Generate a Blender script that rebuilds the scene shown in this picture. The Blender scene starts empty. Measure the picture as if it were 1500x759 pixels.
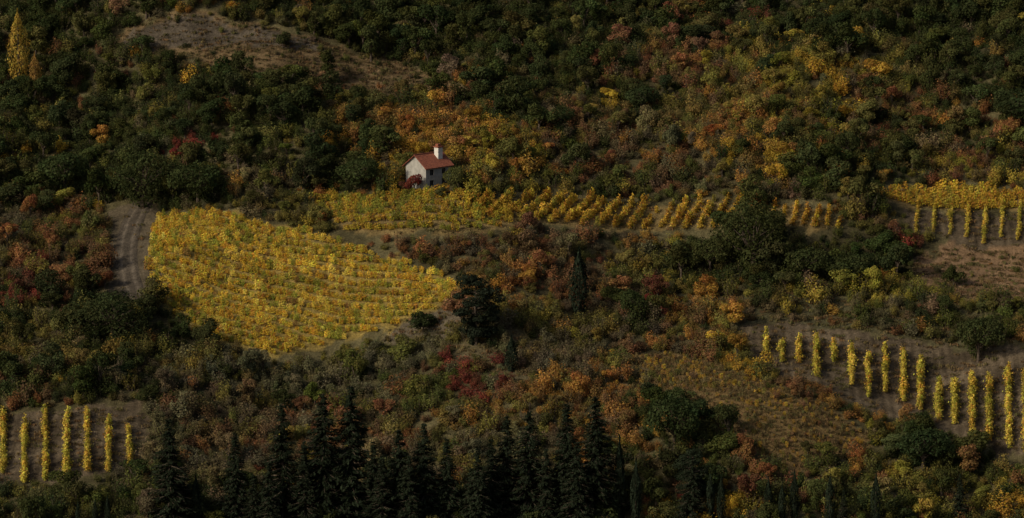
import bpy, math, random
import numpy as np
from mathutils import Vector
rng=np.random.default_rng(7); random.seed(7)
scene=bpy.context.scene
# ------------------------------------------------------------ camera numbers
CAM=np.array([0.,-620.,109.3]); PITCH=math.radians(-10.0); LENS=130.0
TH=18.0/LENS
# ------------------------------------------------------------ terrain height
BY=np.array([-3000,-700,-260,-170,-120,-60,0,60,140,300,700,1500,3000.])
BZ=np.array([-95,-95,-85,-62,-44,-22,0,22,52,112,250,330,300.])
_wr=np.random.default_rng(3)
WAVES=[(_wr.uniform(0,2*math.pi),wl,_wr.uniform(0,6.28),am) for wl,am in
       [(130,1.8),(95,1.6),(70,1.5),(52,1.1),(38,.75),(27,.4),(19,.25),(13,.16),(8,.1)]]
def hgt(x,y):
    x=np.asarray(x,float); y=np.asarray(y,float)
    z=np.interp(y,BY,BZ)
    for a,wl,ph,am in WAVES:
        k=2*math.pi/wl
        z=z+am*np.sin(k*(x*math.cos(a)+y*math.sin(a))+ph)
    z=z+6.5*np.exp(-(((x+62)/20)**2+((y-84)/13)**2))          # bare knoll
    f=1/(1+np.exp(-(x+35)/6))/(1+np.exp((x-95)/8))
    z=z+1.5*np.tanh((y-5-0.06*x)/4)*f                          # bank below the terrace
    return z
def survey(u,v):
    """plan position of a spot on the hillside"""
    u=np.atleast_1d(np.asarray(u,float)); v=np.atleast_1d(np.asarray(v,float))
    a=(u-750)/750*TH; b=(379.5-v)/750*TH
    c,s=math.cos(PITCH),math.sin(PITCH)
    d=np.stack([a, c-b*s, s+b*c],1)
    lo=np.full(len(u),380.); hit=np.zeros(len(u),bool); t=lo.copy()
    for k in range(900):
        p=CAM+d*t[:,None]
        below=p[:,2]<hgt(p[:,0],p[:,1])
        hit|=below
        t=np.where(hit,t,t+1.0)
        if hit.all(): break
    a0=t-1; b0=t
    for k in range(12):
        m=(a0+b0)/2; p=CAM+d*m[:,None]
        bl=p[:,2]<hgt(p[:,0],p[:,1])
        b0=np.where(bl,m,b0); a0=np.where(bl,a0,m)
    p=CAM+d*b0[:,None]
    return p[:,:2]
def S(u,v): return survey([u],[v])[0]
def poly(pts):
    a=np.array(pts,float); return survey(a[:,0],a[:,1])
def inside(P,x,y):
    x=np.asarray(x,float);y=np.asarray(y,float); r=np.zeros(x.shape,bool); n=len(P)
    for i in range(n):
        x0,y0=P[i]; x1,y1=P[(i+1)%n]
        if y0==y1: continue
        c=((y0>y)!=(y1>y))&(x<(x1-x0)*(y-y0)/(y1-y0)+x0)
        r^=c
    return r
def ppm(y): return 750/TH/(y+620+1e-6)
def snoise(x,y,wl,seed):
    r=np.random.default_rng(seed); z=0
    for k in range(7):
        a=r.uniform(0,6.28); w=2*math.pi/(wl*r.uniform(.6,1.6)); z=z+np.sin(w*(x*math.cos(a)+y*math.sin(a))+r.uniform(0,6.28))
    return z/3.0
# ------------------------------------------------------------ plots of land
F_MAIN=poly([(232,314),(300,313),(370,322),(420,334),(500,358),(590,386),(676,415),(660,440),(628,460),(560,484),(500,500),(440,512),(392,522),(330,508),(262,470),(234,440),(216,392),(222,350)])
F_M1=poly([(455,298),(560,290),(700,292),(770,304),(745,332),(640,346),(560,346),(500,336)])
F_M2=poly([(680,296),(800,288),(1100,292),(1095,312),(1060,334),(960,336),(800,328),(700,314)])
F_M3=poly([(1110,303),(1200,306),(1245,336),(1190,337),(1130,328)])
F_R1=poly([(1290,285),(1330,276),(1420,274),(1500,284),(1640,288),(1640,306),(1500,304),(1350,304),(1300,300)])
F_R2=poly([(1325,302),(1640,302),(1640,366),(1400,357),(1330,332)])
F_RL=poly([(1085,478),(1180,476),(1500,508),(1640,515),(1640,690),(1500,668),(1430,652),(1340,612),(1240,588),(1140,550),(1095,515)])
F_LL=poly([(-120,602),(90,600),(212,594),(222,620),(205,690),(100,706),(-120,716)])
F_SL=poly([(850,522),(1000,515),(1090,548),(1180,585),(1290,638),(1262,672),(1150,690),(1050,635),(1000,600),(890,560)])
F_TL=poly([(145,66),(215,30),(310,20),(400,42),(500,70),(600,95),(680,130),(650,155),(560,146),(440,136),(370,124),(300,92),(230,78)])
F_BR=poly([(1340,378),(1400,357),(1500,362),(1640,365),(1640,420),(1480,446),(1390,440),(1330,420)])
F_MR=poly([(580,472),(640,452),(690,460),(680,490),(620,500),(560,496)])
F_GR=poly([(640,505),(830,495),(940,540),(900,590),(760,560),(660,545)])
F_RD=poly([(160,300),(228,300),(226,420),(196,436),(160,425)])
F_TE=poly([(1050,432),(1380,440),(1500,470),(1500,505),(1180,476),(1080,474)])
FIELDS=[F_MAIN,F_M1,F_M2,F_M3,F_R1,F_R2,F_RL,F_LL]
# ------------------------------------------------------------ materials
def newmat(name):
    m=bpy.data.materials.new(name); m.use_nodes=True; nt=m.node_tree; nt.nodes.clear()
    return m,nt,nt.nodes,nt.links
def leafmat(name,translu=.25):
    m,nt,N,L=newmat(name)
    out=N.new('ShaderNodeOutputMaterial')
    t=N.new('ShaderNodeAttribute'); t.attribute_type='INSTANCER'; t.attribute_name='tint'
    v=N.new('ShaderNodeAttribute'); v.attribute_name='var'
    sep=N.new('ShaderNodeSeparateColor'); L.new(v.outputs['Color'],sep.inputs[0])
    hs=N.new('ShaderNodeHueSaturation'); L.new(t.outputs['Color'],hs.inputs['Color'])
    L.new(sep.outputs[1],hs.inputs['Hue']); L.new(sep.outputs[0],hs.inputs['Value'])
    d=N.new('ShaderNodeBsdfDiffuse'); tr=N.new('ShaderNodeBsdfTranslucent'); mx=N.new('ShaderNodeMixShader'); mx.inputs[0].default_value=translu
    L.new(hs.outputs[0],d.inputs[0]); L.new(hs.outputs[0],tr.inputs[0]); L.new(d.outputs[0],mx.inputs[1]); L.new(tr.outputs[0],mx.inputs[2])
    L.new(mx.outputs[0],out.inputs[0]); return m
def noisemat(name,c1,c2,scale=5,rough=.9,detail=6,bump=0.0):
    m,nt,N,L=newmat(name)
    out=N.new('ShaderNodeOutputMaterial'); b=N.new('ShaderNodeBsdfPrincipled'); b.inputs['Roughness'].default_value=rough
    b.inputs['Specular IOR Level'].default_value=.2
    tc=N.new('ShaderNodeTexCoord'); n=N.new('ShaderNodeTexNoise'); n.inputs['Scale'].default_value=scale; n.inputs['Detail'].default_value=detail
    L.new(tc.outputs['Object'],n.inputs['Vector'])
    r=N.new('ShaderNodeValToRGB'); r.color_ramp.elements[0].position=.35; r.color_ramp.elements[1].position=.65
    r.color_ramp.elements[0].color=(*c1,1); r.color_ramp.elements[1].color=(*c2,1)
    L.new(n.outputs[0],r.inputs[0]); L.new(r.outputs[0],b.inputs['Base Color'])
    if bump:
        bp=N.new('ShaderNodeBump'); bp.inputs['Strength'].default_value=bump; L.new(n.outputs[0],bp.inputs['Height']); L.new(bp.outputs[0],b.inputs['Normal'])
    L.new(b.outputs[0],out.inputs[0]); return m
LEAF=leafmat('foliage',.3); NEEDLE=leafmat('needles',.08)
BARK=noisemat('bark',(.05,.038,.028),(.11,.085,.065),3)
GM,nt,N,L=newmat('hillside_ground')
out=N.new('ShaderNodeOutputMaterial'); bs=N.new('ShaderNodeBsdfPrincipled'); bs.inputs['Roughness'].default_value=1; bs.inputs['Specular IOR Level'].default_value=.05
at=N.new('ShaderNodeAttribute'); at.attribute_name='soil'
geo=N.new('ShaderNodeNewGeometry')
n1=N.new('ShaderNodeTexNoise'); n1.inputs['Scale'].default_value=.45; n1.inputs['Detail'].default_value=10; n1.inputs['Roughness'].default_value=.7
n2=N.new('ShaderNodeTexNoise'); n2.inputs['Scale'].default_value=2.6; n2.inputs['Detail'].default_value=8; n2.inputs['Roughness'].default_value=.75
for n in (n1,n2): L.new(geo.outputs['Position'],n.inputs['Vector'])
m1=N.new('ShaderNodeMapRange'); m1.inputs['From Min'].default_value=.3; m1.inputs['From Max'].default_value=.7; m1.inputs['To Min'].default_value=.55; m1.inputs['To Max'].default_value=1.4
m2=N.new('ShaderNodeMapRange'); m2.inputs['From Min'].default_value=.3; m2.inputs['From Max'].default_value=.7; m2.inputs['To Min'].default_value=.5; m2.inputs['To Max'].default_value=1.5
L.new(n1.outputs[0],m1.inputs[0]); L.new(n2.outputs[0],m2.inputs[0])
mu=N.new('ShaderNodeMath'); mu.operation='MULTIPLY'; L.new(m1.outputs[0],mu.inputs[0]); L.new(m2.outputs[0],mu.inputs[1])
vm=N.new('ShaderNodeVectorMath'); vm.operation='SCALE'; L.new(at.outputs['Color'],vm.inputs[0]); L.new(mu.outputs[0],vm.inputs['Scale'])
L.new(vm.outputs[0],bs.inputs['Base Color'])
bp=N.new('ShaderNodeBump'); bp.inputs['Strength'].default_value=.8; bp.inputs['Distance'].default_value=.4; L.new(n2.outputs[0],bp.inputs['Height']); L.new(bp.outputs[0],bs.inputs['Normal'])
L.new(bs.outputs[0],out.inputs[0])
# ------------------------------------------------------------ ground
def axis(lo,hi,step,far):
    a=list(np.arange(lo,hi+step/2,step)); s=step; x=lo; left=[]
    while x>-far: s*=1.25; x-=s; left.append(x)
    s=step; x=a[-1]; right=[]
    while x<far: s*=1.25; x+=s; right.append(x)
    return np.array(left[::-1]+a+right)
ax=axis(-135,135,.7,2800); ay=axis(-125,165,.8,2800)
X,Y=np.meshgrid(ax,ay); Z=hgt(X,Y)
near=(np.abs(X)<150)&(Y>-140)&(Y<180)
Z=Z+np.where(near,(rng.random(X.shape)-.5)*.12,0)
nx,ny=len(ax),len(ay)
co=np.stack([X.ravel(),Y.ravel(),Z.ravel()],1)
ii=(np.arange(ny-1)[:,None]*nx+np.arange(nx-1)[None,:]).ravel()
fc=np.stack([ii,ii+1,ii+nx+1,ii+nx],1)
me=bpy.data.meshes.new('hillside_ground'); me.from_pydata(co.tolist(),[],fc.tolist()); me.update()
me.shade_smooth()
col=np.empty(X.shape+(3,)); col[:]=(.095,.083,.042)
nz=snoise(X,Y,16,11)[...,None]; col=col*(1+.3*np.clip(nz,-1,1))
jx=X+snoise(X,Y,6,21)*.9; jy=Y+snoise(X,Y,6,22)*.9
def paint(P,c,amt=1.0):
    m=inside(P,jx,jy); col[m]=col[m]*(1-amt)+np.array(c)*amt
    return m
paint(F_TL,(.135,.095,.05)); paint(F_BR,(.20,.13,.075)); paint(F_SL,(.17,.115,.05)); paint(F_MR,(.12,.10,.07)); paint(F_GR,(.12,.10,.055)); paint(F_TE,(.085,.078,.042))
for P in (F_M1,F_M2,F_M3,F_R1): paint(P,(.19,.14,.06))
for P in (F_R2,F_RL,F_LL):
    m=paint(P,(.10,.078,.052)); col[m]*=(1+.3*np.sin(X[m]*2*math.pi/1.62))[:,None]*(1+.35*np.clip(snoise(X[m],Y[m],10,14),-1,1))[:,None]
paint(F_MAIN,(.24,.18,.055)); paint(F_RD,(.10,.082,.055))
kn=poly([(150,68),(220,34),(310,26),(400,46),(490,72),(440,74),(330,70),(240,68)]); paint(kn,(.10,.083,.062))
m=inside(F_TL,X,Y); col[m]*=(1+.25*np.clip(snoise(X[m],Y[m],7,15),-1.5,1.5)+.14*np.sin(Y[m]*2.2+.4*X[m]*.2))[:,None]
ca=me.color_attributes.new('soil','FLOAT_COLOR','POINT')
ca.data.foreach_set('color',np.concatenate([col.reshape(-1,3),np.ones((col.size//3,1))],1).ravel().astype(np.float32))
me.materials.append(GM)
ground=bpy.data.objects.new('hillside_ground',me); scene.collection.objects.link(ground)
# ------------------------------------------------------------ mesh kit
class Kit:
    def __init__(s): s.v=[];s.f=[];s.m=[];s.c=[];s.n=0
    def add(s,V,F,mi,C):
        s.v.append(np.asarray(V,float)); s.f.extend((np.asarray(F)+s.n).tolist()); s.n+=len(V)
        s.m.extend([mi]*len(F)); s.c.append(np.asarray(C,float))
    def cards(s,P,Nn,size,var,hue=None,asp=.6,tang=None):
        n=len(P)
        if n==0: return
        Nn=Nn/np.linalg.norm(Nn,axis=1,keepdims=True)
        t=rng.normal(size=(n,3)) if tang is None else tang+rng.normal(size=(n,3))*.25
        t-= (t*Nn).sum(1,keepdims=True)*Nn; t/=np.linalg.norm(t,axis=1,keepdims=True)+1e-9
        b=np.cross(Nn,t); size=np.broadcast_to(size,(n,))[:,None]
        V=np.stack([P-t*size,P-b*size*asp+t*size*.1,P+t*size,P+b*size*asp+t*size*.1],1).reshape(-1,3)
        F=np.arange(4*n).reshape(n,4)
        if hue is None: hue=.5+rng.normal(size=n)*.012
        C=np.stack([np.broadcast_to(var,(n,)),hue,np.zeros(n)],1)
        s.add(V,F,0,C)
    def tube(s,p0,p1,r0,r1,n=5):
        p0=np.array(p0,float);p1=np.array(p1,float); d=p1-p0; d/=np.linalg.norm(d)+1e-9
        a=np.cross(d,[.3,.9,.2]); a/=np.linalg.norm(a); b=np.cross(d,a)
        th=np.arange(n)*2*math.pi/n; ring=np.cos(th)[:,None]*a+np.sin(th)[:,None]*b
        V=np.concatenate([p0+ring*r0,p1+ring*r1]); F=[[i,(i+1)%n,n+(i+1)%n,n+i] for i in range(n)]
        s.add(V,F,1,np.ones((n,3)))
    def mesh(s,name,mats):
        me=bpy.data.meshes.new(name); me.from_pydata(np.concatenate(s.v).tolist(),[],s.f); me.update()
        for m in mats: me.materials.append(m)
        me.polygons.foreach_set('material_index',s.m)
        a=me.attributes.new('var','FLOAT_VECTOR','FACE')
        a.data.foreach_set('vector',np.concatenate(s.c).ravel().astype(np.float32))
        return me
def rdir(n,up=.0):
    d=rng.normal(size=(n,3)); d[:,2]+=up; return d/np.linalg.norm(d,axis=1,keepdims=True)
def broadleaf(name,H,W,nl,leaves,ls,base=.25,flat=1.0,mats=None,gap=.0):
    k=Kit(); cz=H*(base+(1-base)*.5); hz=H*(1-base)*.5; c=[];r=[]
    for i in range(nl):
        d=rdir(1,.35)[0]; q=rng.uniform(.25,.78)
        rr=W*rng.uniform(.13,.24)
        c.append(np.array([d[0]*W/2*q*1.05,d[1]*W/2*q*1.05,cz+d[2]*hz*q-.05*H])); r.append(rr)
    c=np.array(c); r=np.array(r)
    k.tube((0,0,-.6),(0,0,H*.35),.035*H,.022*H,7); top=np.array([0,0,H*.35])
    for i in range(nl):
        mid=(top*.5+c[i]*.5)+rng.normal(size=3)*.03*H
        k.tube(top*rng.uniform(.6,1),mid,.015*H,.009*H,4); k.tube(mid,c[i]+rng.normal(size=3)*.2*r[i],.009*H,.003*H,4)
    w=r**2/ (r**2).sum()
    for i in range(nl):
        n=int(leaves*w[i]); d=rdir(n,.25); q=1-np.abs(rng.normal(size=n))*.22
        sc=np.array([1,1,.8*flat]); P=c[i]+d*r[i]*q[:,None]*sc
        P+=rng.normal(size=P.shape)*.07*r[i]
        keep=np.ones(n,bool)
        for j in range(nl):
            if j!=i: keep&=np.linalg.norm((P-c[j])/sc,axis=1)>r[j]*.72
        keep&=rng.random(n)>gap
        P=P[keep]; d=d[keep]
        v=rng.uniform(.75,1.25)*rng.uniform(.65,1.35,len(P))
        hue=.5+rng.normal()*.008+rng.normal(size=len(P))*.012
        k.cards(P,d*.9+rng.normal(size=P.shape)*.5+np.array([0,0,.25]),ls*rng.uniform(.6,1.3,len(P)),v,hue)
    return k.mesh(name,mats or [LEAF,BARK])
def shrub(name,H,W,leaves,ls,stems=14,dens=1.0):
    k=Kit(); 
    tips=[]
    for i in range(stems):
        a=rng.uniform(0,6.28); q=rng.uniform(.1,1)**.6
        tip=np.array([math.cos(a)*W/2*q,math.sin(a)*W/2*q,H*(1-.55*q*q)*rng.uniform(.65,1.08)])
        b=np.array([math.cos(a)*.12*W*q,math.sin(a)*.12*W*q,-.3]); mid=b*.45+tip*.55; mid[2]+=.08*H
        k.tube(b,mid,.02*W,.012*W,3); k.tube(mid,tip,.012*W,.003*W,3); tips.append((b,mid,tip))
    per=leaves//stems
    for b,mid,tip in tips:
        t=rng.uniform(.25,1.06,per)[:,None]; P=np.where(t<.55,b+(mid-b)*t/.55,mid+(tip-mid)*(t-.55)/.45)
        P=P+rng.normal(size=P.shape)*W*.085
        o=P-np.array([0,0,H*.3]); o/=np.linalg.norm(o,axis=1,keepdims=True)+1e-6
        v=rng.uniform(.8,1.2)*rng.uniform(.65,1.3,per)
        k.cards(P,o*.8+rng.normal(size=P.shape)*.55+np.array([0,0,.3]),ls*rng.uniform(.6,1.3,per),v)
    return k.mesh(name,[LEAF,BARK])
def conifer(name,H,R,lv=44):
    k=Kit(); k.tube((0,0,-1),(0,0,H*.5),.018*H,.011*H,7); k.tube((0,0,H*.5),(0,0,H),.011*H,.001*H,6)
    for z in np.linspace(.06*H,H*.985,lv):
        f=1-z/H; Lb=R*(f**.8)*1.0+.12
        for j in range(7 if f>.2 else 5):
            if rng.random()<.08: continue
            a=rng.uniform(0,6.28); l=Lb*rng.uniform(.6,1.15); zz=z+rng.uniform(-.2,.2)
            dr=np.array([math.cos(a),math.sin(a),0.]); n=int(4+l*4.5); t=np.linspace(.12,1,n)
            P=np.array([0,0,zz])+dr*l*t[:,None]; P[:,2]+= -.32*l*t**1.4+.16*l*t**3
            k.tube((0,0,zz),P[-1],.012*H*f+.01,.008,3)
            Q=np.repeat(P,4,0); Q=Q+rng.normal(size=Q.shape)*np.array([.17,.17,.1])*(.5+.25*l)
            Q[:,2]-=.08
            nn=np.array([0,0,1.])+dr*.5+rng.normal(size=Q.shape)*.4
            k.cards(Q,nn,.22*rng.uniform(.7,1.5,len(Q))*(.7+.12*l),rng.uniform(.6,1.3,len(Q))*rng.uniform(.8,1.15),asp=.38,tang=np.repeat((dr+np.array([0,0,-.3]))[None],len(Q),0))
    return k.mesh(name,[NEEDLE,BARK])
def column(name,H,R,leaves,ls,low=.03,power=.7,mats=None):
    k=Kit(); k.tube((0,0,-.8),(0,0,H*.9),.02*H,.004*H,6)
    t=rng.random(leaves)**.9; prof=np.clip(np.sin(math.pi*np.clip(t*.86+.12,0,1)),0,1)**power*(1-t**5)
    a=rng.uniform(0,6.28,leaves)
    lump=1+.16*np.sin(a*3+t*9)+.1*np.sin(a*5-t*23)+.08*np.sin(t*40+a)
    r=R*prof*lump*(1-np.abs(rng.normal(size=leaves))*.2)
    P=np.stack([np.cos(a)*r,np.sin(a)*r,H*(low+(1-low)*t)+rng.normal(size=leaves)*.1],1)
    o=np.stack([np.cos(a),np.sin(a),np.full(leaves,.35)],1)
    k.cards(P,o+rng.normal(size=P.shape)*.35,ls*rng.uniform(.7,1.4,leaves),rng.uniform(.6,1.35,leaves)*(1+.25*np.sin(a*3+t*9)),asp=.45,tang=np.tile([0,0,1.],(leaves,1)))
    return k.mesh(name,mats or [NEEDLE,BARK])
def cedar(name,H,W,nb=26,zl=.28):
    k=Kit(); pts=[np.array([0,0,-1.]),np.array([.1,0,H*.3]),np.array([-.2,.1,H*.6]),np.array([.1,0,H*.93])]
    for i in range(3): k.tube(pts[i],pts[i+1],.03*H*(1-i*.28),.03*H*(.72-i*.28),7)
    for i in range(nb):
        z=H*rng.uniform(zl,.98); f=z/H; a=rng.uniform(0,6.28)
        l=W/2*(1.05 if f<.75 else 1.05-(f-.75)*3)*rng.uniform(.35,1)*(.55+.6*min(f,.7))
        e=np.array([math.cos(a)*l,math.sin(a)*l,z+.06*H*rng.uniform(-.3,1)])
        k.tube((0,0,z-.1*l),e,.012*H,.004*H,4)
        n=190; rr=W*rng.uniform(.13,.22); d=rdir(n); P=e+d*rr*np.array([1,1,.5])*(1-np.abs(rng.normal(size=n))*.2)[:,None]
        k.cards(P,d+np.array([0,0,.6])+rng.normal(size=P.shape)*.4,.26*rng.uniform(.6,1.3,n),rng.uniform(.8,1.15)*rng.uniform(.6,1.3,n),asp=.5)
    return k.mesh(name,[NEEDLE,BARK])
def vine(name,H=1.55,n=170):
    k=Kit(); k.tube((0,0,-.3),(.05,0,.8),.05,.035,4)
    cl=rng.uniform(-.55,.55,8)
    for i in range(8):
        m=n//8; top=H*rng.uniform(.7,1.15); t=rng.uniform(.12,1,m)
        P=np.stack([cl[i]+rng.normal(size=m)*.16,rng.normal(size=m)*.24*(1.25-t*.7),top*t+.1],1)
        o=np.stack([rng.normal(size=m)*.5,np.sign(P[:,1])*.7,np.full(m,.6)],1)
        k.cards(P,o+rng.normal(size=P.shape)*.45,.105*rng.uniform(.7,1.4,m),rng.uniform(.75,1.2)*rng.uniform(.65,1.3,m),.5+rng.normal()*.012+rng.normal(size=m)*.018,asp=.8)
    return k.mesh(name,[LEAF,BARK])
def tuft(name):
    k=Kit(); n=34; P=rng.normal(size=(n,3))*np.array([.28,.28,0]); P[:,2]=.16
    k.cards(P,rng.normal(size=(n,3))*np.array([1,1,.3])+np.array([0,0,.4]),.24*rng.uniform(.6,1.3,n),rng.uniform(.6,1.35,n),asp=.22,tang=np.tile([0,0,1.],(n,1)))
    return k.mesh(name,[LEAF,BARK])
def proto(cname,meshes):
    c=bpy.data.collections.new(cname)
    for i,m in enumerate(meshes):
        o=bpy.data.objects.new('%s_%02d'%(cname,i),m); c.objects.link(o)
    return c
T_M=[broadleaf('tree_a',6,5.6,13,2900,.2,.12),broadleaf('tree_b',6.5,5,12,2600,.19,.14),broadleaf('tree_c',5.5,6,15,3000,.2,.1),
     broadleaf('tree_d',7,4.6,12,2500,.18,.14,gap=.2),broadleaf('tree_e',6,5,9,1900,.19,.15,gap=.3),broadleaf('tree_f',5,5.5,12,2600,.19,.05)]
S_M=[shrub('shrub_a',2.4,2.9,1150,.12,18),shrub('shrub_b',2.0,2.7,1000,.115,15),shrub('shrub_c',2.9,2.6,1150,.12,16),
     shrub('shrub_d',2.2,3.2,800,.115,20),shrub('shrub_e',3.2,2.7,750,.115,18),shrub('shrub_f',1.5,2.7,900,.115,13)]
V_M=[vine('vine_a',1.55,220),vine('vine_b',1.45,210),vine('vine_c',1.65,230),vine('vine_d',1.4,150)]
G_M=[tuft('tuft_a'),tuft('tuft_b'),tuft('tuft_c')]
CT=proto('woodland_tree',T_M); CS=proto('scrub_bush',S_M); CV=proto('vine_plant',V_M); CG=proto('grass_tuft',G_M)
def scatter(name,coll,P,rotz,scale,idx,tint):
    n=len(P); me=bpy.data.meshes.new(name); me.vertices.add(n); me.vertices.foreach_set('co',np.asarray(P,np.float32).ravel())
    def at(nm,ty,arr,key):
        a=me.attributes.new(nm,ty,'POINT'); a.data.foreach_set(key,np.asarray(arr).ravel())
    at('rot','FLOAT_VECTOR',np.asarray(rotz,np.float32),'vector')
    at('scl','FLOAT_VECTOR',np.asarray(scale,np.float32),'vector')
    at('idx','INT',np.asarray(idx,np.int32),'value'); at('tint','FLOAT_VECTOR',np.asarray(tint,np.float32),'vector')
    ob=bpy.data.objects.new(name,me); scene.collection.objects.link(ob)
    ng=bpy.data.node_groups.new(name+'_nodes','GeometryNodeTree')
    ng.interface.new_socket('Geometry',in_out='INPUT',socket_type='NodeSocketGeometry'); ng.interface.new_socket('Geometry',in_out='OUTPUT',socket_type='NodeSocketGeometry')
    N=ng.nodes;L=ng.links; gi=N.new('NodeGroupInput'); go=N.new('NodeGroupOutput')
    ci=N.new('GeometryNodeCollectionInfo'); ci.inputs[0].default_value=coll; ci.inputs['Separate Children'].default_value=True; ci.inputs['Reset Children'].default_value=True
    ip=N.new('GeometryNodeInstanceOnPoints'); ip.inputs['Pick Instance'].default_value=True
    def na(nm,ty):
        a=N.new('GeometryNodeInputNamedAttribute'); a.data_type=ty; a.inputs['Name'].default_value=nm
        return [o for o in a.outputs if o.enabled and o.name=='Attribute'][0]
    e=N.new('FunctionNodeEulerToRotation'); L.new(na('rot','FLOAT_VECTOR'),e.inputs[0])
    L.new(gi.outputs[0],ip.inputs['Points']); L.new(ci.outputs[0],ip.inputs['Instance']); L.new(na('idx','INT'),ip.inputs['Instance Index'])
    L.new(e.outputs[0],ip.inputs['Rotation']); L.new(na('scl','FLOAT_VECTOR'),ip.inputs['Scale']); L.new(ip.outputs[0],go.inputs[0])
    mo=ob.modifiers.new('scatter','NODES'); mo.node_group=ng
    return ob
# ------------------------------------------------------------ plant colours
PAL={
 'dkgreen':([(.046,.057,.020),(.053,.065,.023),(.040,.052,.021),(.074,.078,.025)],.85),
 'green':([(.082,.095,.028),(.105,.112,.03),(.125,.125,.035),(.075,.082,.03)],.5),
 'olive':([(.165,.145,.042),(.20,.165,.045),(.14,.13,.042),(.17,.135,.05)],.3),
 'ygreen':([(.25,.22,.042),(.31,.25,.047),(.20,.185,.042),(.18,.155,.042)],.3),
 'gold':([(.40,.265,.042),(.46,.30,.047),(.35,.22,.042),(.26,.19,.042)],.25),
 'orange':([(.34,.18,.048),(.28,.145,.047),(.36,.21,.05),(.23,.14,.047)],.22),
 'rust':([(.21,.105,.05),(.175,.10,.052),(.24,.12,.05),(.155,.102,.052)],.25),
 'red':([(.17,.05,.034),(.21,.055,.036),(.15,.062,.04)],.35),
 'brown':([(.135,.108,.062),(.16,.125,.068),(.12,.10,.062),(.15,.13,.062)],.1),
 'grey':([(.13,.13,.07),(.15,.14,.072),(.12,.115,.065)],.3)}
PN=list(PAL)
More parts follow.
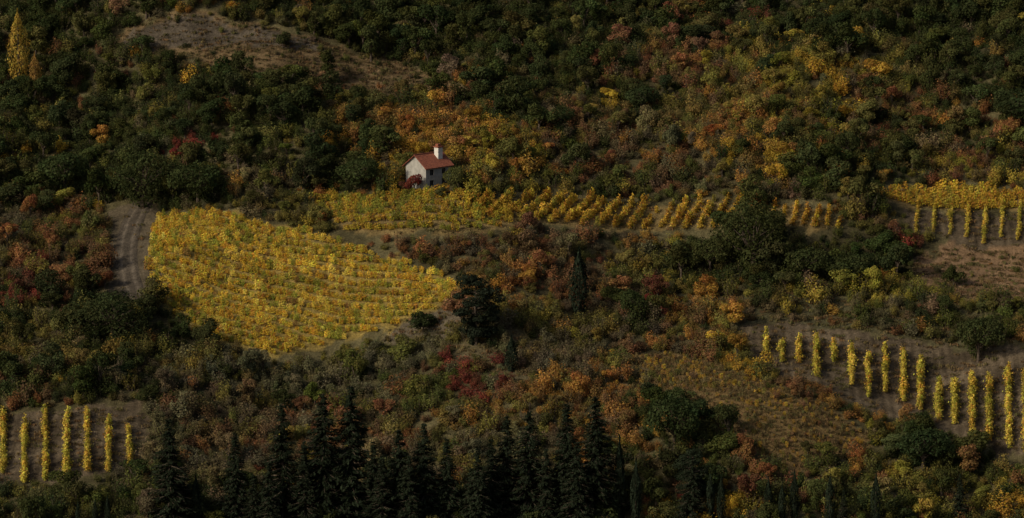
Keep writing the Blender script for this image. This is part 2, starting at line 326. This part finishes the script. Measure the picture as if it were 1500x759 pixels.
Z0=[ # centre u,v, radii, weight, palette; top/bottom dkgreen raised to imitate cloud shadow
 (160,190,170,70,2.2,'dkgreen'),(380,170,130,45,1.8,'dkgreen'),(60,260,90,50,1.8,'dkgreen'),(270,255,80,40,2.2,'dkgreen'),(520,245,60,40,1.8,'dkgreen'),
 (60,120,90,40,1.2,'green'),(40,30,120,50,2.4,'dkgreen'),(200,110,60,25,1.5,'green'),(130,150,120,40,.9,'olive'),(420,200,60,20,1.2,'green'),
 (285,205,34,14,4,'red'),(210,185,18,12,3,'ygreen'),(20,220,30,18,2.5,'gold'),(90,300,70,30,1.2,'rust'),(110,250,30,20,1.4,'ygreen'),(90,310,30,20,1.4,'ygreen'),
 (150,205,40,20,1.3,'green'),(430,260,30,20,2.5,'orange'),(360,255,60,30,1.5,'brown'),(30,330,40,40,1.6,'brown'),
 (60,370,80,40,1.6,'rust'),(120,385,50,30,1.7,'rust'),(40,420,40,18,1.5,'red'),(150,465,110,32,4,'dkgreen'),(60,500,90,35,1.5,'olive'),(60,350,70,30,1.1,'olive'),
 (90,555,130,28,1.8,'dkgreen'),(250,560,80,30,1.4,'brown'),(30,560,60,30,1,'rust'),(300,520,70,30,2,'olive'),
 (600,35,250,40,2.0,'dkgreen'),(760,20,200,40,2.4,'dkgreen'),(560,110,200,26,1.0,'brown'),(560,120,120,20,1.0,'rust'),(1090,20,30,16,1.6,'red'),(900,30,160,35,1.3,'olive'),(500,50,100,25,1.0,'green'),
 (1250,25,300,36,4.0,'dkgreen'),(1450,110,100,60,2.4,'dkgreen'),(1300,100,50,40,1.6,'olive'),(1320,150,140,30,1.6,'rust'),(1210,90,50,50,1.4,'gold'),
 (820,105,60,22,2.5,'dkgreen'),(945,140,38,22,4,'dkgreen'),(895,135,22,10,6,'gold'),(740,160,50,20,2.4,'dkgreen'),(820,165,25,14,3,'dkgreen'),
 (630,190,100,35,2.2,'orange'),(610,215,90,25,1.8,'gold'),(740,200,70,30,2.2,'ygreen'),(770,225,60,25,2,'orange'),(690,235,40,25,1.6,'ygreen'),(750,185,60,14,1.6,'gold'),
 (900,200,110,40,1.2,'brown'),(960,240,90,30,1.5,'rust'),(860,180,60,30,1.4,'rust'),(1050,150,150,50,1.9,'olive'),(1150,100,120,50,1.9,'ygreen'),(920,220,90,24,1.2,'green'),
 (1100,180,120,40,1.5,'orange'),(1000,90,110,45,1.2,'rust'),(1200,230,90,35,2,'dkgreen'),(1090,260,80,25,1.4,'brown'),(1160,210,60,30,1.4,'green'),(1140,215,60,14,1.5,'gold'),
 (1350,215,120,28,1.5,'rust'),(1430,235,100,22,2.0,'ygreen'),(1290,190,50,30,1.8,'dkgreen'),(1480,190,60,30,1.5,'rust'),(1380,170,90,22,1.7,'olive'),(1420,150,80,20,1.2,'orange'),
 (1280,262,60,20,1.5,'green'),(850,262,220,14,1.8,'green'),(700,270,60,10,1.5,'dkgreen'),
 (560,345,60,18,2.4,'rust'),(585,325,22,12,3,'red'),(430,320,40,15,1,'olive'),(640,370,70,28,2.0,'rust'),(720,360,80,30,1.6,'brown'),
 (800,345,80,25,2.0,'rust'),(880,345,90,25,2.2,'brown'),(820,400,100,35,1.8,'rust'),(760,410,50,30,2.0,'orange'),(900,430,80,40,1.5,'brown'),(840,360,120,40,1.6,'olive'),(700,350,60,16,1.4,'ygreen'),
 (955,395,50,45,2.4,'ygreen'),(960,355,40,18,1.4,'orange'),(920,450,25,30,2,'dkgreen'),(960,435,12,14,6,'red'),(720,440,50,30,1,'olive'),(820,450,60,30,1.3,'olive'),
 (1100,370,70,45,3,'dkgreen'),(1030,370,50,30,2,'dkgreen'),(1220,380,110,32,2.4,'dkgreen'),(1300,350,60,20,2,'green'),(1340,350,16,9,5,'red'),
 (1250,420,80,16,2.0,'ygreen'),(1190,400,60,20,1.8,'green'),(1160,450,140,18,1.2,'brown'),(1430,500,50,35,2.2,'dkgreen'),(1460,470,40,25,1.6,'green'),
 (1020,450,50,40,1.6,'orange'),(1000,500,60,30,1.5,'rust'),(1090,530,35,25,2,'gold'),(1060,490,30,30,1.5,'olive'),(1010,470,60,40,1.2,'olive'),
 (430,560,110,35,2.8,'grey'),(600,530,90,38,2.8,'grey'),(640,565,60,30,1.8,'green'),(575,560,26,20,2.4,'rust'),(690,545,24,20,5,'red'),(620,490,60,20,1,'olive'),(500,540,80,30,1.5,'green'),
 (330,585,100,25,2,'brown'),(480,510,70,22,1.8,'olive'),(790,520,90,30,1.3,'brown'),(790,580,110,30,1.9,'orange'),(880,600,70,30,2.0,'rust'),(800,600,120,30,1.2,'olive'),
 (985,605,60,40,3,'dkgreen'),(1100,650,80,40,1.6,'green'),(1130,700,120,30,1.6,'rust'),(1250,690,90,35,1.7,'green'),(1350,650,70,35,3.0,'dkgreen'),
 (1180,640,80,30,1,'orange'),(1320,600,40,16,2.4,'ygreen'),(1250,600,60,20,1.6,'orange'),(1180,560,50,20,1.4,'rust'),
 (1420,720,90,30,2.2,'ygreen'),(1490,740,30,20,2.4,'gold'),(1460,680,60,20,1.6,'green'),(1250,740,120,25,1.6,'green'),
 (110,735,120,28,2.2,'green'),(40,720,60,18,1.5,'olive'),(250,700,60,60,1.2,'brown'),(500,650,250,45,1.3,'rust'),(600,750,400,40,2.0,'dkgreen'),(600,690,300,60,1.6,'brown'),(500,640,200,40,1,'olive'),
 (930,650,60,40,1.6,'orange'),(330,640,80,30,1,'grey'),(760,640,80,30,1.4,'grey'),(450,600,60,25,1.3,'rust'),(230,620,40,30,1.5,'grey'),(1040,740,60,25,1.5,'gold')]
zc=survey([z[0] for z in Z0],[z[1]+12 for z in Z0]); zt=survey([z[0] for z in Z0],[z[1]+12-z[3]*.7 for z in Z0])
zr=np.array([[max(z[2]/8.2,2.),max(abs(zt[i,1]-zc[i,1])/.7,3.)] for i,z in enumerate(Z0)])
zw=np.array([z[4] for z in Z0]); zp=np.array([PN.index(z[5]) for z in Z0])
def pick(x,y):
    n=len(x); W=np.zeros((n,len(PN))); 
    wx=x+snoise(x,y,14,31)*2.2; wy=y+snoise(x,y,14,32)*2.5
    for i in range(len(Z0)):
        W[:,zp[i]]+=zw[i]*np.exp(-((wx-zc[i,0])/zr[i,0])**2-((wy-zc[i,1])/zr[i,1])**2)
    base={'olive':.18,'brown':.10,'rust':.07,'green':.14,'dkgreen':.10,'orange':.05,'grey':.05,'gold':.02,'ygreen':.06,'red':.006}
    for i,p in enumerate(PN): W[:,i]+=base[p]*np.clip(1+.8*snoise(x,y,22,50+i),.1,3)
    W=W**1.3; W/=W.sum(1,keepdims=True); c=W.cumsum(1); r=rng.random(n)[:,None]
    return np.minimum((r>c).sum(1),len(PN)-1)
def tints(p):
    t=np.empty((len(p),3))
    for i in range(len(p)):
        L_=PAL[PN[p[i]]][0]; t[i]=L_[rng.integers(len(L_))]
    t*=np.exp(rng.normal(size=len(p))*.18)[:,None]; t*=1+rng.normal(size=t.shape)*.05
    return np.clip(t,.012,.6)
def blocked(x,y,pad=0):
    b=np.zeros(len(x),bool)
    for P in FIELDS+[F_RD]: b|=inside(P,x,y)
    return b
def sparse(x,y):
    s=np.ones(len(x))
    for P,d in ((F_TL,.16),(F_BR,.10),(F_SL,.14),(F_MR,.3),(F_GR,.6),(F_TE,.65)): s[inside(P,x,y)]=d
    s=np.where(inside(F_TL,x,y)&(x>-45),.4,s)
    return s
HC=S(624,281)
def nearhouse(x,y): return (np.hypot(x-HC[0]-1,y-HC[1]-3)<5.0)|((np.abs(x-HC[0]-1)<4.0)&(y<HC[1])&(y>HC[1]-6))
def jgrid(x0,x1,y0,y1,s):
    gx,gy=np.meshgrid(np.arange(x0,x1,s),np.arange(y0,y1,s)); gx=gx+((np.arange(gx.shape[0])%2)*s/2)[:,None]
    return (gx+rng.uniform(-.45,.45,gx.shape)*s).ravel(),(gy+rng.uniform(-.45,.45,gy.shape)*s).ravel()
PROT=[]
def emit(name,coll,x,y,p,smin,smax,nidx,sink=.1):
    n=len(x); s=rng.uniform(smin,smax,n) if np.isscalar(smin) else rng.uniform(smin,smax)
    sc=np.stack([s*rng.uniform(.85,1.2,n),s*rng.uniform(.85,1.2,n),s*rng.uniform(.8,1.2,n)],1)
    rot=np.stack([rng.normal(size=n)*.05,rng.normal(size=n)*.05,rng.uniform(0,6.28,n)],1)
    P=np.stack([x,y,hgt(x,y)-sink*s],1)
    scatter(name,coll,P,rot,sc,rng.integers(0,nidx,n),tints(p))
# ------------------------------------------------------------ individually placed trees
def place(name,mesh,meshH,u,vb,vt,tint,wide=1.0,lean=0.0):
    p=S(u,vb); H=(vb-vt)/ppm(p[1])/math.cos(PITCH); s=H/meshH
    o=bpy.data.objects.new(name,mesh); o.location=(p[0],p[1],float(hgt(p[0],p[1]))-.1); o.scale=(s*wide,s*wide,s)
    o.rotation_euler=(0,lean,random.uniform(0,6.28)); o['tint']=[float(c) for c in tint]
    scene.collection.objects.link(o); dark=name in('cypress_tree','pine_tree','cedar_tree') and vb<600
    PROT.append((p[0],p[1],1.2,4.5 if dark else 1.5,1.0 if dark else 0.)); return o
C_M=[conifer('spruce_mesh_a',16,3.2),conifer('spruce_mesh_b',16,2.8,50),conifer('spruce_mesh_c',16,3.6,44)]
CY=[column('cypress_mesh_a',8,1.05,1900,.16),column('cypress_mesh_b',8,1.0,1900,.16)]
CED=cedar('cedar_mesh',13,8.5,34,.12); PINE=cedar('pine_mesh',12,8.5,34,.16)
POP=column('poplar_mesh',13,1.9,2200,.19,.08,.8,[LEAF,BARK])
OAK=[broadleaf('oak_mesh_a',11,13,30,9500,.24,.0),broadleaf('oak_mesh_b',9,10,24,7500,.23,.0)]
dk=(.019,.026,.015)
for i,(u,vb,vt,w) in enumerate([(250,775,606,1.25),(346,775,628,1.15),(372,790,690,1),(415,780,584,1.2),(447,790,640,1.2),(475,780,568,1.2),(515,777,556,1.3),(548,790,640,1.1),(585,790,622,1.15),(622,785,612,1.2),(655,785,636,1.2),(690,795,680,1.1),
     (720,785,636,1.15),(742,776,602,1.2),(775,780,594,1.2),(800,795,650,1.1),(830,776,584,1.2),(872,776,572,1.15),(600,800,660,1.1),(560,800,660,1.1),(1012,770,662,1.2),(1405,765,690,1),(1235,790,712,1),(845,800,640,1.1),(395,800,670,1),(700,800,650,1.1)]):
    place('spruce_tree',C_M[i%3],16,u,vb,vt,np.array(dk)*random.uniform(.8,1.2),w)
for u,vb,vt,w in [(848,464,362,1.15),(749,544,490,1.5),(692,505,458,1.2),(907,770,636,.62),(931,775,668,.7),(1040,765,688,.7),(1056,768,692,.7),(1125,762,696,.8),(1163,765,686,.8),(1215,770,692,.8),(1282,775,690,.8),
     (288,775,690,.7),(140,775,728,.8),(115,775,730,.8),(158,772,722,.7),(1145,770,705,.8)]:
    place('cypress_tree',CY[random.randint(0,1)],8,u,vb,vt,np.array((.017,.024,.015))*random.uniform(.9,1.15),w)
place('cedar_tree',CED,13,1015,745,655,dk,1.0)
place('pine_tree',PINE,12,697,505,400,(.019,.025,.016),1.0)
place('poplar_tree',POP,13,28,128,14,(.36,.25,.05)); place('poplar_tree',POP,13,52,135,75,(.28,.17,.05),1.1)
for u,vb,vt,w,m,t in [(1103,402,285,.92,0,(.048,.056,.02)),(1040,400,335,1,1,(.055,.062,.022)),(988,662,560,.85,1,(.038,.053,.02)),(1352,690,612,1.1,1,(.034,.05,.02)),(1433,530,448,.9,1,(.05,.06,.022)),
     (95,285,210,1.1,1,(.04,.054,.02)),(290,300,225,1.1,1,(.042,.055,.02)),(165,498,420,1.35,0,(.040,.05,.02)),(940,165,118,1.2,1,(.04,.054,.022)),(530,280,222,1.2,1,(.042,.055,.02)),(668,282,234,.7,1,(.085,.09,.03)),
     (925,470,412,.7,1,(.04,.055,.02)),(210,305,215,1,0,(.045,.055,.02)),(1500,190,115,1.2,1,(.038,.05,.02)),(825,185,150,1.1,1,(.038,.052,.02)),(1240,420,360,1.2,1,(.05,.06,.022)),(1180,415,350,1.1,1,(.05,.06,.022))]:
    place('oak_tree',OAK[m],11 if m==0 else 9,u,vb,vt,t,w)
for u,vb,vt,w,t in [(607,284,250,.95,(.19,.05,.035)),(594,284,262,1.1,(.14,.07,.04)),(645,290,272,1.2,(.07,.075,.03)),(893,150,125,1.3,(.46,.34,.05)),(958,462,425,.9,(.22,.05,.035))]:
    place('maple_tree',T_M[0],6,u,vb,vt,t,w)
PR=np.array(PROT)
def clear(x,y,r,tr=False):
    ok=np.ones(len(x),bool)
    for a,b,q,q2,d in PR:
        ok&=np.hypot(x-a,y-b)>(q2 if tr else q*r)
        if d: ok&=~((np.abs(x-a)<2.2)&(y<b+.5)&(y>b-(7 if tr else 3.2)))
    return ok
# woodland trees
x,y=jgrid(-150,150,-125,185,3.8); p=pick(x,y); tf=np.array([PAL[n][1] for n in PN])[p]
upper=np.clip((y-45)/60,0,1)*.35
k=(rng.random(len(x))<(tf*.85+upper*.5)*np.minimum(1,sparse(x,y)*1.0))&~blocked(x,y+1.2)&~blocked(x,y)&~blocked(x,y+3)&~blocked(x,y-2.0)&~nearhouse(x,y)&clear(x,y,1.2,True)&~(inside(F_TL,x,y)&(x<-45))
x,y,p=x[k],y[k],p[k]; isdk=(p==0)
emit('mixed_woodland',CT,x,y,p,np.where(isdk,.6,.45),np.where(isdk,1.2,.95),6)
# outer woods
x,y=jgrid(-420,420,-250,520,9); k=(np.abs(x)>146)|(y>183)|(y<-122); x,y=x[k],y[k]
emit('distant_woodland',CT,x,y,pick(x,y),1.2,2.2,6)
# scrub
x,y=jgrid(-145,145,-122,180,1.5); p=pick(x,y)
k=(rng.random(len(x))<.95*sparse(x,y))&~blocked(x,y)&~blocked(x,y-.8)&~blocked(x,y+1.4)&~nearhouse(x,y)&clear(x,y,1.0)
x,y,p=x[k],y[k],p[k]; q=np.clip(.85+.25*snoise(x,y,9,77),.5,1.2)*np.where(sparse(x,y)<.5,.5,1)*np.where(blocked(x,y+4),.7,1)
emit('scrub_bushes',CS,x,y,p,q*.6,q*1.35,6)
# ------------------------------------------------------------ vineyards
def vineyard(pts_list,tl,smin=.85,smax=1.15,name='vineyard',step=.75):
    P=[];R=[];T=[];Sc=[]
    for (a,b) in pts_list:
        a=np.array(a);b=np.array(b); Lr=np.linalg.norm(b-a); n=max(2,int(Lr/step)); ang=math.atan2(b[1]-a[1],b[0]-a[0])
        rowt=rng.normal()*.1
        for t in np.linspace(0,1,n):
            if rng.random()<.03: continue
            q=a+(b-a)*t+rng.normal(size=2)*.1; s=rng.uniform(smin,smax)*(1-.25*(rng.random()<.12))
            P.append((q[0],q[1],float(hgt(q[0],q[1]))-.05)); R.append((0,0,ang+(math.pi if rng.random()<.5 else 0)+rng.normal()*.15)); Sc.append((s,s*rng.uniform(.75,1.25),s*rng.uniform(.75,1.25)))
            pn=float(snoise(q[0],q[1],9,91))
            w=np.array([max(.02,c[1]+c[2]*pn) for c in tl]); w/=w.sum(); c=np.array(tl[rng.choice(len(tl),p=w)][0])
            T.append(c*math.exp(rng.normal()*.13+rowt))
    return scatter(name,CV,P,R,Sc,rng.integers(0,4,len(P)),np.clip(T,.01,.8))
def fill(P,d,sp,wob=.0):
    d=np.array(d,float); d/=np.linalg.norm(d); nrm=np.array([-d[1],d[0]]); u=P@d; w=P@nrm; rows=[]
    for o in np.arange(w.min(),w.max(),sp):
        ts=np.arange(u.min(),u.max(),.5); q=ts[:,None]*d+o*nrm; ins=inside(P,q[:,0],q[:,1]); st=None
        for i in range(len(ts)):
            if ins[i] and st is None: st=i
            if st is not None and (not ins[i] or i==len(ts)-1):
                if i-st>2: rows.append((q[st],q[i-1]))
                st=None
    return rows
YEL=((.56,.41,.06),.5,0.); GLD=((.54,.35,.045),.25,.1); GRN=((.31,.31,.05),.24,.3); ORG=((.44,.26,.045),.06,-.05); BRN=((.28,.18,.055),.05,.06); LEM=((.62,.50,.10),.2,-.1)
vineyard(fill(F_MAIN,S(600,462)-S(225,385),1.5),[YEL,GLD,GRN,ORG,BRN,LEM],.60,.92,step=.55)
vineyard(fill(F_M1,S(700,325)-S(500,318),1.6),[((.46,.34,.05),.4,0.),((.26,.26,.045),.35,.3),((.42,.27,.045),.2,-.2)],.75,1.05)
vineyard(fill(F_M2,S(930,296)-S(905,330),2.1),[((.55,.39,.06),.5,0.),((.28,.25,.05),.1,.12),((.47,.29,.045),.3,-.1)],.95,1.3)
vineyard(fill(F_M3,S(1165,310)-S(1160,335),1.9),[((.50,.34,.05),.5,0.),((.44,.24,.04),.3,-.1)],.95,1.25)
vineyard(fill(F_R1,S(1480,292)-S(1330,286),1.8),[((.54,.38,.055),.5,0.),((.33,.27,.05),.15,.15),((.45,.28,.045),.2,-.1)],.9,1.2)
COLT=[((.52,.42,.075),.6,0.),((.40,.36,.06),.3,.2),((.54,.38,.06),.2,-.1)]
vineyard([(S(u,302+random.uniform(-2,4)),S(u-4,346+random.uniform(-6,8)+(u-1350)*.05)) for u in range(1345,1640,25)],COLT,.7,1.0)
vineyard([(S(u,a+16),S(u+.5,b)) for u,a,b in [(1123,482,518),(1145,490,532),(1170,487,532),(1196,490,553),(1222,495,532),(1247,502,565),(1272,510,582),(1297,503,576),(1323,505,588),(1348,518,602),(1375,556,616),(1398,552,622),(1424,542,642),(1449,548,648),(1477,530,658),(1502,535,665),(1528,540,670),(1554,545,675),(1580,550,680)]],COLT,.85,1.4)
vineyard([(S(u,a+16),S(u,b)) for u,a,b in [(-55,596,695),(-25,594,698),(5,595,697),(36,612,708),(67,590,705),(98,597,698),(128,592,692),(159,603,692),(189,615,684)]],COLT,.75,1.2)
vineyard(fill(F_SL,S(1230,640)-S(950,520),1.9),[((.26,.17,.045),.4,0.),((.36,.24,.045),.2,.2),((.15,.115,.05),.5,-.1),((.18,.155,.045),.2,0)],.3,.7,step=.95)
# grass and weeds
x,y=jgrid(-130,130,-110,140,.95)
k=(blocked(x,y)&(rng.random(len(x))<.3)&~inside(F_MAIN,x,y))|((sparse(x,y)<.9)&(rng.random(len(x))<.8)); k&=~inside(F_RD,x,y)|(rng.random(len(x))<.3)
x,y=x[k],y[k]; n=len(x); gt=np.array([(.18,.135,.065),(.15,.12,.055),(.13,.12,.05),(.20,.13,.065)])[rng.integers(0,4,n)]*rng.uniform(.7,1.2,n)[:,None]
gt*=np.where(inside(F_TL,x,y),.8,1)[:,None]
s=rng.uniform(.6,1.4,n)
scatter('dry_grass',CG,np.stack([x,y,hgt(x,y)],1),np.stack([0*x,0*x,rng.uniform(0,6.28,n)],1),np.stack([s,s,s],1),rng.integers(0,3,n),gt)
# ------------------------------------------------------------ dirt road
ctr=survey([200,192,186,184,188,196,204,210],[440,420,395,370,345,322,308,296])
tt=np.linspace(0,1,80); cx=np.interp(tt,np.linspace(0,1,8),ctr[:,0]); cy=np.interp(tt,np.linspace(0,1,8),ctr[:,1])
for _ in range(6): cx[1:-1]=(cx[:-2]+2*cx[1:-1]+cx[2:])/4; cy[1:-1]=(cy[:-2]+2*cy[1:-1]+cy[2:])/4
V=[];C=[]; nw=15
for i in range(80):
    j=min(i,78); d=np.array([cx[j+1]-cx[j],cy[j+1]-cy[j]]); d/=np.linalg.norm(d); nn=np.array([d[1],-d[0]])
    for a in np.linspace(-1,1,nw):
        q=np.array([cx[i],cy[i]])+nn*a*1.9; rut=math.exp(-((abs(a)-.45)/.14)**2)
        V.append((q[0],q[1],float(hgt(q[0],q[1]))+.14-.07*rut-.1*abs(a)**6)); b=.075+.06*rut
        C.append((b*1.05,b*.88,b*.68,1))
F=[[i*nw+j,i*nw+j+1,(i+1)*nw+j+1,(i+1)*nw+j] for i in range(79) for j in range(nw-1)]
me=bpy.data.meshes.new('dirt_road'); me.from_pydata(V,[],F); a=me.color_attributes.new('soil','FLOAT_COLOR','POINT'); a.data.foreach_set('color',np.array(C,np.float32).ravel()); me.materials.append(GM); me.shade_smooth()
scene.collection.objects.link(bpy.data.objects.new('dirt_road',me))
# ------------------------------------------------------------ house
house=bpy.data.objects.new('white_house',None); scene.collection.objects.link(house)
W,Lh,EH,RH=6.0,6.9,5.0,7.2
MW=noisemat('whitewashed_plaster',(.27,.27,.25),(.38,.375,.35),1.2,.9,8,.1); MR=noisemat('red_tiles',(.15,.05,.034),(.27,.095,.055),3,.8,8,.3); MG=noisemat('window_glass',(.015,.018,.02),(.03,.033,.035),2,.2)
MF=noisemat('window_frame',(.10,.09,.08),(.14,.13,.12),4); MS=noisemat('stone_base',(.16,.14,.12),(.26,.23,.2),2)
MC=noisemat('chimney_plaster',(.5,.49,.46),(.66,.65,.61),2)
def part(name,V,F,mat):
    me=bpy.data.meshes.new(name); me.from_pydata([tuple(v) for v in V],[],F); me.materials.append(mat); me.update()
    o=bpy.data.objects.new(name,me); scene.collection.objects.link(o); o.parent=house; return o
def box(name,x0,x1,y0,y1,z0,z1,mat):
    V=[(x,y,z) for z in (z0,z1) for x,y in ((x0,y0),(x1,y0),(x1,y1),(x0,y1))]
    return part(name,V,[[3,2,1,0],[4,5,6,7],[0,1,5,4],[1,2,6,5],[2,3,7,6],[3,0,4,7]],mat)
box('foundation',-.08,Lh+.08,-.08,W+.08,-3.5,.25,MS)
def wall(name,org,ux,length,height,opens,nrm,top=None):
    xs=sorted({0,length,*[o[0] for o in opens],*[o[1] for o in opens]}); zs=sorted({.25,height,*[o[2] for o in opens],*[o[3] for o in opens]})
    V=[];F=[]
    def P(s,z,d=0): return np.array(org)+np.array(ux)*s+np.array([0,0,z])-np.array(nrm)*d
    for i in range(len(xs)-1):
        for j in range(len(zs)-1):
            cx_,cz_=(xs[i]+xs[i+1])/2,(zs[j]+zs[j+1])/2
            if any(o[0]<cx_<o[1] and o[2]<cz_<o[3] for o in opens): continue
            n=len(V); V+=[P(xs[i],zs[j]),P(xs[i+1],zs[j]),P(xs[i+1],zs[j+1]),P(xs[i],zs[j+1])]; F.append([n,n+1,n+2,n+3])
    for o in opens:
        c=[(o[0],o[2]),(o[1],o[2]),(o[1],o[3]),(o[0],o[3])]
        for q in range(4):
            n=len(V); a,b=c[q],c[(q+1)%4]; V+=[P(*a),P(*b),P(*b,.28),P(*a,.28)]; F.append([n,n+1,n+2,n+3])
    if top: n=len(V); V+=[P(0,height),P(length,height),P(length/2,top)]; F.append([n,n+1,n+2])
    part(name,V,F,MW)
    for k_,o in enumerate(opens):
        V=[P(o[0],o[2],.25),P(o[1],o[2],.25),P(o[1],o[3],.25),P(o[0],o[3],.25)]; part(name+'_window_%d'%k_,V,[[0,1,2,3]],MG)
        V=[];F=[];m=(o[0]+o[1])/2
        for (s0,s1,z0,z1) in ((m-.05,m+.05,o[2],o[3]),(o[0],o[0]+.08,o[2],o[3]),(o[1]-.08,o[1],o[2],o[3]),(o[0]+.08,o[1]-.08,o[3]-.08,o[3])):
            n=len(V); V+=[P(s0,z0,.2),P(s1,z0,.2),P(s1,z1,.2),P(s0,z1,.2)]; F.append([n,n+1,n+2,n+3])
        part(name+'_frame_%d'%k_,V,F,MF)
wall('side_wall',(0,0,0),(1,0,0),Lh,EH,[(1.1,2.2,3.1,4.3),(4.4,5.5,3.1,4.3),(1.1,2.2,.9,2.1),(4.4,5.4,.3,2.3)],(0,-1,0))
wall('gable_wall',(0,W,0),(0,-1,0),W,EH,[],(-1,0,0),RH)
wall('back_wall',(Lh,W,0),(-1,0,0),Lh,EH,[(2,3,3.1,4.3)],(0,1,0))
wall('rear_gable_wall',(Lh,0,0),(0,1,0),W,EH,[(2,3,3.1,4.3)],(1,0,0),RH)
ov=.5; sl=(RH-EH)/(W/2); yo=-ov; zo=EH-sl*ov
def slab(name,sgn):
    V=[]
    ye=-ov if sgn<0 else W+ov
    F=[]
    xs=np.linspace(-ov,Lh+ov,121)
    for xx in xs:
        b=.05*abs(math.sin((xx+ov)*math.pi/.24)); V+= [(xx,ye,zo+.06+b),(xx,W/2,RH+.06+b)]
    for i in range(120): F.append([2*i,2*i+2,2*i+3,2*i+1])
    m=len(V); V+=[(-ov,ye,zo-.08),(Lh+ov,ye,zo-.08),(Lh+ov,W/2,RH-.06),(-ov,W/2,RH-.06)]; F.append([m+3,m+2,m+1,m]); F.append([m,m+1,240,0]); F.append([m,0,1,m+3]); F.append([m+1,m+2,241,240])
    part(name,V,F,MR)
slab('roof_front',-1); slab('roof_back',1)
box('ridge_cap',-ov,Lh+ov,W/2-.14,W/2+.14,RH+.08,RH+.2,MR)
box('chimney',4.6,5.8,1.3,2.5,EH+.3,RH+1.25,MC); box('chimney_cap',4.42,5.98,1.12,2.68,RH+1.25,RH+1.48,MR); box('chimney_pot',4.75,5.55,1.5,2.3,RH+1.48,RH+1.95,MR)
box('door_step',4.3,5.5,-.9,-.085,-.6,.2,MS)
house.location=(HC[0],HC[1],float(hgt(HC[0],HC[1]))+.1); house.rotation_euler=(0,0,math.radians(44)); house.scale=(.86,.86,.84)
# ------------------------------------------------------------ light
sd=Vector((-.66,-.44,.50)).normalized(); el=math.asin(sd.z); az=math.atan2(sd.x,sd.y)
w=bpy.data.worlds.new('World'); scene.world=w; w.use_nodes=True; nt=w.node_tree; nt.nodes.clear()
o=nt.nodes.new('ShaderNodeOutputWorld'); bg=nt.nodes.new('ShaderNodeBackground'); sk=nt.nodes.new('ShaderNodeTexSky'); sk.sky_type='NISHITA'; sk.sun_disc=False
sk.sun_elevation=el; sk.sun_rotation=az; sk.dust_density=6; bg.inputs[1].default_value=.07
nt.links.new(sk.outputs[0],bg.inputs[0]); nt.links.new(bg.outputs[0],o.inputs[0])
sl_=bpy.data.lights.new('sun','SUN'); sl_.energy=2.5; sl_.angle=math.radians(5); sl_.color=(1,.87,.66)
so=bpy.data.objects.new('sun',sl_); so.rotation_euler=sd.to_track_quat('Z','Y').to_euler(); so.location=(0,0,200); scene.collection.objects.link(so)
# ------------------------------------------------------------ camera
cd=bpy.data.cameras.new('camera'); cd.lens=LENS; cd.sensor_width=36; cd.clip_end=8000; cd.clip_start=1
cam=bpy.data.objects.new('camera',cd); cam.location=CAM; cam.rotation_euler=(math.pi/2+PITCH,0,0); scene.collection.objects.link(cam); scene.camera=cam
scene.view_settings.view_transform='Standard'; scene.view_settings.look='None'; scene.view_settings.exposure=0
